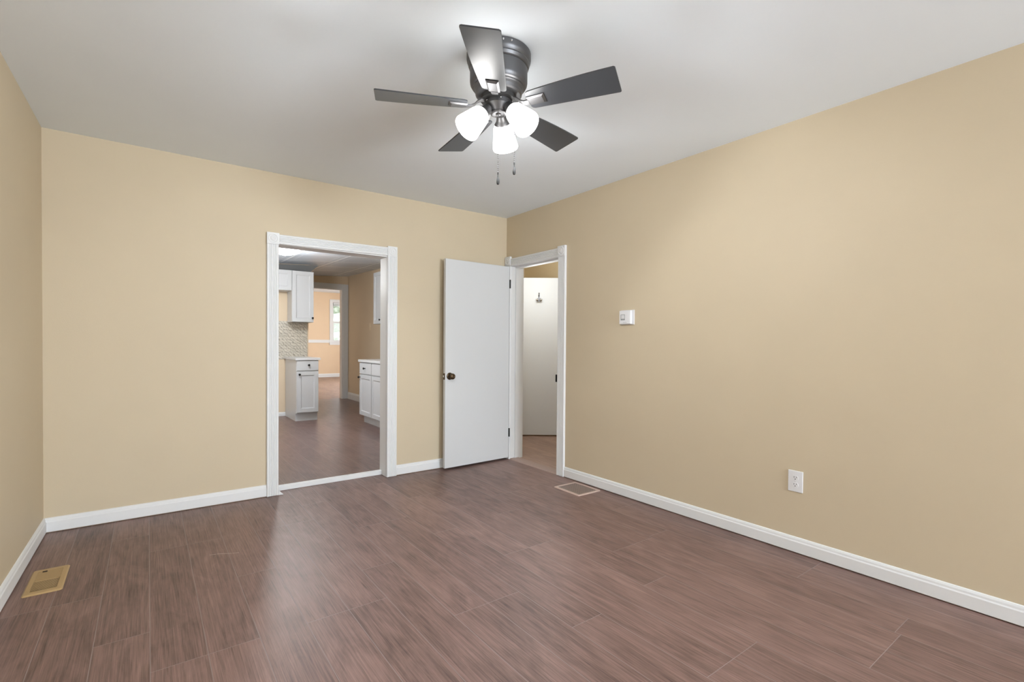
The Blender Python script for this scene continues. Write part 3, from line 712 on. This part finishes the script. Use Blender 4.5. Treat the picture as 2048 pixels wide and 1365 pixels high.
# far doorway casing
t5 = tag(empty('trim_5', (2.75, YK2, ZK)), 'plain grey-white casing around the far dining-room doorway', 'door casing', kind='structure')
t5o = Vector((2.75, YK2, ZK))
bmx = new_bm(); box(bmx, 2.365, 2.385, YK2 - 0.002, YK2 + 0.122, ZK, 2.205); put(obj('jamb', bmx, M['ktrim'], t5), t5o)
bmx = new_bm(); box(bmx, 3.107, 3.125, YK2 - 0.002, YK2 + 0.122, ZK, 2.205); put(obj('jamb', bmx, M['ktrim'], t5), t5o)
bmx = new_bm(); box(bmx, 2.365, 3.125, YK2 - 0.002, YK2 + 0.122, 2.205, 2.225); put(obj('head_jamb', bmx, M['ktrim'], t5), t5o)
bmx = new_bm(); box(bmx, 2.265, 2.37, YK2 - 0.022, YK2 - 0.001, ZK, 2.315, 0.003); put(obj('side_casing', bmx, M['ktrim'], t5), t5o)
bmx = new_bm(); box(bmx, 3.120, 3.222, YK2 - 0.022, YK2 - 0.001, ZK, 2.315, 0.003); put(obj('side_casing', bmx, M['ktrim'], t5), t5o)
bmx = new_bm(); box(bmx, 2.37, 3.12, YK2 - 0.022, YK2 - 0.001, 2.215, 2.315, 0.003); put(obj('head_casing', bmx, M['ktrim'], t5), t5o)

# ------------------------------------------------------------------ kitchen cabinets
def cab_knob(parent, p, axis, mat):
    """small round knob; axis 'y' points to -Y, 'x' points to -X."""
    rot = Matrix.Rotation(PI / 2, 4, 'X') if axis == 'y' else Matrix.Rotation(-PI / 2, 4, 'Y')
    b = new_bm(); lathe(b, [(0.009, 0), (0.007, 0.004), (0.005, 0.012), (0.010, 0.018), (0.0155, 0.024), (0.0155, 0.029), (0.010, 0.033), (0, 0.034)], 20, Matrix.Translation(p) @ rot)
    return tag(obj('knob', b, mat, parent, True), 'small black knob')

def shaker(bm, w0, w1, z0, z1, t0, frame, rail=0.055, th=0.02):
    """shaker front: frame(u, depth, z) with depth measured outwards from the cabinet box."""
    def bx(a0, a1, d0, d1, b0, b1):
        sub = new_bm(); box(sub, a0, a1, d0, d1, b0, b1, 0.0015, 1)
        me = bpy.data.meshes.new('tmp'); sub.to_mesh(me); sub.free()
        for v in me.vertices: v.co = Vector(frame(*v.co))
        bm.from_mesh(me); bpy.data.meshes.remove(me)
    bx(w0, w0 + rail, t0, t0 + th, z0, z1); bx(w1 - rail, w1, t0, t0 + th, z0, z1)
    bx(w0 + rail - 0.001, w1 - rail + 0.001, t0, t0 + th, z0, z0 + rail); bx(w0 + rail - 0.001, w1 - rail + 0.001, t0, t0 + th, z1 - rail, z1)
    # sloped sticking and recessed panel
    i = 0.010
    a = [(w0 + rail, z0 + rail), (w1 - rail, z0 + rail), (w1 - rail, z1 - rail), (w0 + rail, z1 - rail)]
    c = [(w0 + rail + i, z0 + rail + i), (w1 - rail - i, z0 + rail + i), (w1 - rail - i, z1 - rail - i), (w0 + rail + i, z1 - rail - i)]
    A = [bm.verts.new(frame(u, t0 + th - 0.001, z)) for u, z in a]; B = [bm.verts.new(frame(u, t0 + th - 0.009, z)) for u, z in c]
    for k in range(4): bm.faces.new((A[k], A[(k + 1) % 4], B[(k + 1) % 4], B[k]))
    bm.faces.new(B)

FY = lambda y: (lambda u, d, z: (u, y - d, z))
FX = lambda x: (lambda u, d, z: (x - d, u, z))

# narrow base cabinet under the splash
bx0, bx1, byf = 1.680, 1.979, 7.345
cb = tag(empty('base_cabinet', ((bx0 + bx1) / 2, 7.7, ZK)), 'narrow white base cabinet with one drawer beside the far doorway', 'cabinet')
cbo = Vector(((bx0 + bx1) / 2, 7.7, ZK))
def P(o, base): o.location = -base; return o
bmx = new_bm(); box(bmx, bx0, bx1, byf, YK1 - 0.018, ZK + 0.115, 0.905); box(bmx, bx0, bx1, byf + 0.05, YK1 - 0.018, ZK + 0.001, ZK + 0.115); P(obj('body', bmx, M['cab'], cb), cbo)
bmx = new_bm(); box(bmx, bx0, bx0 + 0.018, byf, byf + 0.06, ZK + 0.001, ZK + 0.115)
bmx.free()
bmx = new_bm(); shaker(bmx, bx0 + 0.004, bx1 - 0.003, 0.163, 0.745, 0, FY(byf)); dr = P(obj('door', bmx, M['cab'], cb), cbo)
cab_knob(dr, (bx0 + 0.035, byf - 0.020, 0.703), 'y', M['black'])
bmx = new_bm(); box(bmx, bx0 + 0.004, bx1 - 0.003, byf - 0.02, byf, 0.757, 0.898, 0.002, 1); dw = P(obj('drawer', bmx, M['cab'], cb), cbo)
cab_knob(dw, ((bx0 + bx1) / 2 + 0.01, byf - 0.020, 0.835), 'y', M['black'])
bmx = new_bm(); box(bmx, bx0 - 0.02, bx1 + 0.022, byf - 0.035, YK1 - 0.009, 0.906, 0.938, 0.004)
tag(obj('countertop', bmx, M['counter']), 'short white countertop on the narrow base cabinet', 'countertop')

# wall cabinets over the splash
ux0, ux1, uyf = 1.706, 2.014, 7.745
uc = tag(empty('wall_cabinet', ((ux0 + ux1) / 2, YK1, 1.462)), 'tall white wall cabinet at the end of the tile splash', 'cabinet'); uo = Vector(((ux0 + ux1) / 2, YK1, 1.462))
bmx = new_bm(); box(bmx, ux0, ux1, uyf, YK1 - 0.021, 1.462, 2.22); P(obj('body', bmx, M['cab'], uc), uo)
bmx = new_bm(); shaker(bmx, ux0 + 0.003, ux1 - 0.003, 1.465, 2.217, 0, FY(uyf)); dr = P(obj('door', bmx, M['cab'], uc), uo)
cab_knob(dr, (ux1 - 0.022, uyf - 0.02, 1.525), 'y', M['black'])
u2 = tag(empty('wall_cabinet', (1.33, YK1, 1.92)), 'short white wall cabinet left of the tall one, over the stove gap', 'cabinet'); uo2 = Vector((1.33, YK1, 1.92))
bmx = new_bm(); box(bmx, 0.95, ux0 - 0.002, uyf, YK1 - 0.021, 1.92, 2.22); P(obj('body', bmx, M['cab'], u2), uo2)
bmx = new_bm(); shaker(bmx, 1.331, ux0 - 0.005, 1.923, 2.217, 0, FY(uyf)); P(obj('door', bmx, M['cab'], u2), uo2)
bmx = new_bm(); shaker(bmx, 0.953, 1.326, 1.923, 2.217, 0, FY(uyf)); P(obj('door', bmx, M['cab'], u2), uo2)

# base cabinets on the right kitchen wall
rxf = 2.42
def right_base(y0, y1, label, group, ks=1):
    o = Vector((2.8, (y0 + y1) / 2, ZK)); e = tag(empty('base_cabinet', o), label, 'cabinet', group)
    b = new_bm(); box(b, rxf, XKR - 0.017, y0, y1, ZK + 0.115, 0.890); box(b, rxf + 0.05, XKR - 0.017, y0, y1, ZK + 0.001, ZK + 0.115); P(obj('body', b, M['cab'], e), o)
    b = new_bm(); shaker(b, y0 + 0.004, y1 - 0.004, 0.150, 0.715, 0, FX(rxf)); d = P(obj('door', b, M['cab'], e), o)
    cab_knob(d, (rxf - 0.02, y1 - 0.03 if ks > 0 else y0 + 0.03, 0.675), 'x', M['black'])
    b = new_bm(); box(b, rxf - 0.02, rxf, y0 + 0.004, y1 - 0.004, 0.727, 0.880, 0.002, 1); d = P(obj('drawer', b, M['cab'], e), o)
    cab_knob(d, (rxf - 0.02, (y0 + y1) / 2 if ks > 0 else y0 + 0.22, 0.805), 'x', M['black'])
right_base(6.375, 6.83, 'white base cabinet on the right, farther one next to the kitchen baseboard', 'right-hand base cabinets')
right_base(5.715, 6.370, 'white base cabinet half hidden by the right side of the opening', 'right-hand base cabinets', -1)
bmx = new_bm(); box(bmx, rxf - 0.035, XKR - 0.001, 5.705, 6.845, 0.891, 0.924, 0.004)
tag(obj('countertop', bmx, M['counter']), 'long white countertop over the right-hand base cabinets', 'countertop')
# wall cabinet on the right
wxf = 2.90; o = Vector((3.05, 7.35, 1.455))
e = tag(empty('wall_cabinet', o), 'white wall cabinet on the right, partly behind the opening casing', 'cabinet')
bmx = new_bm(); box(bmx, wxf, XKR - 0.001, 7.21, 7.57, 1.455, 2.268); P(obj('body', bmx, M['cab'], e), o)
bmx = new_bm(); shaker(bmx, 7.213, 7.567, 1.458, 2.265, 0, FX(wxf)); d = P(obj('door', bmx, M['cab'], e), o)
cab_knob(d, (wxf - 0.02, 7.255, 1.515), 'x', M['black'])
# light switch
sw = tag(empty('light_switch', (XKR, 8.62, 1.448)), 'ivory light switch plate on the kitchen wall beyond the right cabinets', 'light switch')
bmx = new_bm(); box(bmx, -0.006, -0.0005, -0.040, 0.040, -0.066, 0.066, 0.002); obj('cover_plate', bmx, M['ivory'], sw)
bmx = new_bm(); box(bmx, -0.016, -0.005, -0.006, 0.006, -0.006, 0.014, 0.002); obj('toggle', bmx, M['ivory'], sw)

# kitchen ceiling light
lx, ly = 1.296, 6.22; lz = zkc(lx, ly)
kl = tag(empty('ceiling_light', (lx, ly, lz)), 'glowing round dome light on the kitchen tile ceiling', 'ceiling light')
bmx = new_bm(); lathe(bmx, [(0.10, 0.0), (0.145, -0.004), (0.150, -0.020), (0.140, -0.028)], 48); obj('base_ring', bmx, M['chrome'], kl, True)
bmx = new_bm(); lathe(bmx, [(0.160, -0.026), (0.158, -0.040), (0.142, -0.062), (0.112, -0.082), (0.070, -0.096), (0.030, -0.102), (0.0, -0.103)], 48, cap=False); tag(obj('glass_dome', bmx, M['dome'], kl, True), 'glowing white glass dome')
bmx = new_bm(); lathe(bmx, [(0.013, -0.1005), (0.014, -0.106), (0.009, -0.110), (0.006, -0.114), (0.0, -0.115)], 20); obj('finial', bmx, M['nickel'], kl, True)
point('kitchen_bulb_light', (lx, ly, lz - 0.30), KITCHEN_BULB, 0.08, (0.95, 0.98, 1.0))

# ------------------------------------------------------------------ dining room beyond the kitchen
bm = new_bm(); box(bm, 0.6, 6.1, YK2 + 0.12, YD + 0.12, -0.06, ZK)
structure('floor_dining', bm, M['hfloor'], 'sunlit brown plank floor of the farthest room', 'floor')
bm = new_bm(); box(bm, 0.6, 6.1, YK2 + 0.12, YD + 0.12, 2.75, 2.85)
structure('ceiling_dining', bm, M['ceil'], 'white ceiling of the farthest room', 'ceiling')
WX0, WX1, WZ0, WZ1 = 4.79, 5.55, 1.165, 2.44
wall_y('wall_dining_back', YD, YD + 0.12, 0.7, 6.0, -0.06, 2.75, [(WX0, WX1, WZ0, WZ1)], M['dwall'], 'peach far wall with white chair rail and window')
wall_x('wall_dining_right', 6.0, 6.1, YK2 + 0.12, YD + 0.12, -0.06, 2.75, [(11.3, 13.9, 0.7, 2.3)], M['dwall'], 'peach side wall of the farthest room')
wall_x('wall_dining_left', 0.6, 0.7, YK2 + 0.12, YD + 0.12, -0.06, 2.75, [], M['dwall'], 'peach left wall of the farthest room')
wall_y('wall_dining_front', YK2 + 0.121, YK2 + 0.20, 0.7, 6.0, -0.06, 2.75, [(2.36, 3.125, -0.06, 2.225)], M['dwall'], 'peach face of the wall around the far doorway')
bm = new_bm(); box(bm, 0.7, WX0 - 0.095, YD - 0.022, YD - 0.0005, 1.136, 1.232, 0.005)
structure('trim_8', bm, M['trim'], 'white chair rail running across the peach far wall', 'chair rail')
bm = new_bm(); prism(bm, KBP, 0.7, 6.0, lambda u, v, t: (t, YD - u, ZK + v * 0.85))
structure('baseboard_dining', bm, M['trim'], 'white baseboard at the foot of the peach far wall', 'baseboard')

def window(name, base, w0, w1, z0, z1, frame, label, casing=0.09):
    """double-hung window: frame(u, d, z), d towards the room."""
    e = tag(empty(name, base), label, 'window', kind='structure'); bo = Vector(base)
    def bxs(lst, nm, mat, parent=e):
        b = new_bm()
        for (a0, a1, d0, d1, b0, b1) in lst:
            sub = new_bm(); box(sub, a0, a1, d0, d1, b0, b1)
            me = bpy.data.meshes.new('tmp'); sub.to_mesh(me); sub.free()
            for v in me.vertices: v.co = Vector(frame(*v.co))
            b.from_mesh(me); bpy.data.meshes.remove(me)
        o2 = obj(nm, b, mat, parent)
        if parent is e: o2.location = -bo
        return o2
    c = casing
    bxs([(w0 - c, w0, 0.0005, 0.022, z0 - c, z1 + c), (w1, w1 + c, 0.0005, 0.022, z0 - c, z1 + c), (w0, w1, 0.0005, 0.022, z1, z1 + c), (w0, w1, 0.0005, 0.022, z0 - c, z0)], 'window_casing', M['trim'])
    bxs([(w0 - c - 0.01, w1 + c + 0.01, 0.0, 0.045, z0 - 0.012, z0 + 0.012)], 'window_sill', M['trim'])
    zm = (z0 + z1) / 2; f = 0.045
    for nm, a, b_, dd in (('upper_sash', zm - 0.015, z1, -0.07), ('lower_sash', z0 + 0.012, zm + 0.015, -0.035)):
        s1 = bxs([(w0, w0 + f, dd - 0.03, dd, a, b_), (w1 - f, w1, dd - 0.03, dd, a, b_), (w0 + f, w1 - f, dd - 0.03, dd, a, a + f), (w0 + f, w1 - f, dd - 0.03, dd, b_ - f, b_)], nm, M['trim'])
        g = bxs([(w0 + f, w1 - f, dd - 0.018, dd - 0.014, a + f, b_ - f)], 'pane', M['glass'], s1)
    return e
window('window_1', (5.17, YD, 1.165), WX0, WX1, WZ0, WZ1, lambda u, d, z: (u, YD - d, z), 'white double-hung window on the peach far wall', 0.095)
window('window_2', (1.9, YREAR, 0.6), 0.98, 2.85, 0.6, 2.1, lambda u, d, z: (u, YREAR + d, z), 'white double-hung window in the wall behind the viewer', 0.09)
# blind rolled up in the far window
bm = new_bm()
for i in range(6): box(bm, WX0 + 0.03, WX1 - 0.03, YD + 0.005, YD + 0.03, WZ1 - 0.05 - i * 0.014, WZ1 - 0.040 - i * 0.014)
box(bm, WX0 + 0.02, WX1 - 0.02, YD + 0.002, YD + 0.034, WZ1 - 0.04, WZ1 - 0.002)
bl_ = tag(obj('window_blind', bm, M['ktrim']), 'raised grey slat blind bunched at the top of the far window', 'blind')

# garden beyond the far window
bm = new_bm(); box(bm, -14, 26, YD + 0.3, YD + 40, -0.5, -0.4)
structure('ground', bm, M['lawn'], 'green lawn outside the far window', 'ground')
def tree(x, y, h, r, label):
    e = tag(empty('garden_tree', (x, y, -0.4)), label, 'tree', 'garden trees outside the far window')
    b = new_bm(); tube(b, [(0, 0, 0), (0.05, 0, h * 0.3), (0.02, 0.05, h * 0.6)], [0.16, 0.12, 0.06], 10); obj('trunk', b, M['bark'], e, True)
    b = new_bm(); rnd = random.Random(int(x * 10))
    for i in range(16):
        p = Vector((rnd.uniform(-1, 1), rnd.uniform(-1, 1), rnd.uniform(-0.7, 1))) * r * 0.75
        bmesh.ops.create_icosphere(b, subdivisions=3, radius=r * rnd.uniform(0.35, 0.55), matrix=Matrix.Translation(p + Vector((0, 0, h * 0.62))))
    for v in b.verts:
        v.co += Vector((rnd.uniform(-1, 1), rnd.uniform(-1, 1), rnd.uniform(-1, 1))) * 0.06
    obj('crown', b, M['foliage'], e)
tree(6.9, YD + 8, 3.1, 1.2, 'low bushy green tree nearest outside the far window')
tree(9.4, YD + 14, 4.1, 1.5, 'taller green tree farther back outside the far window')
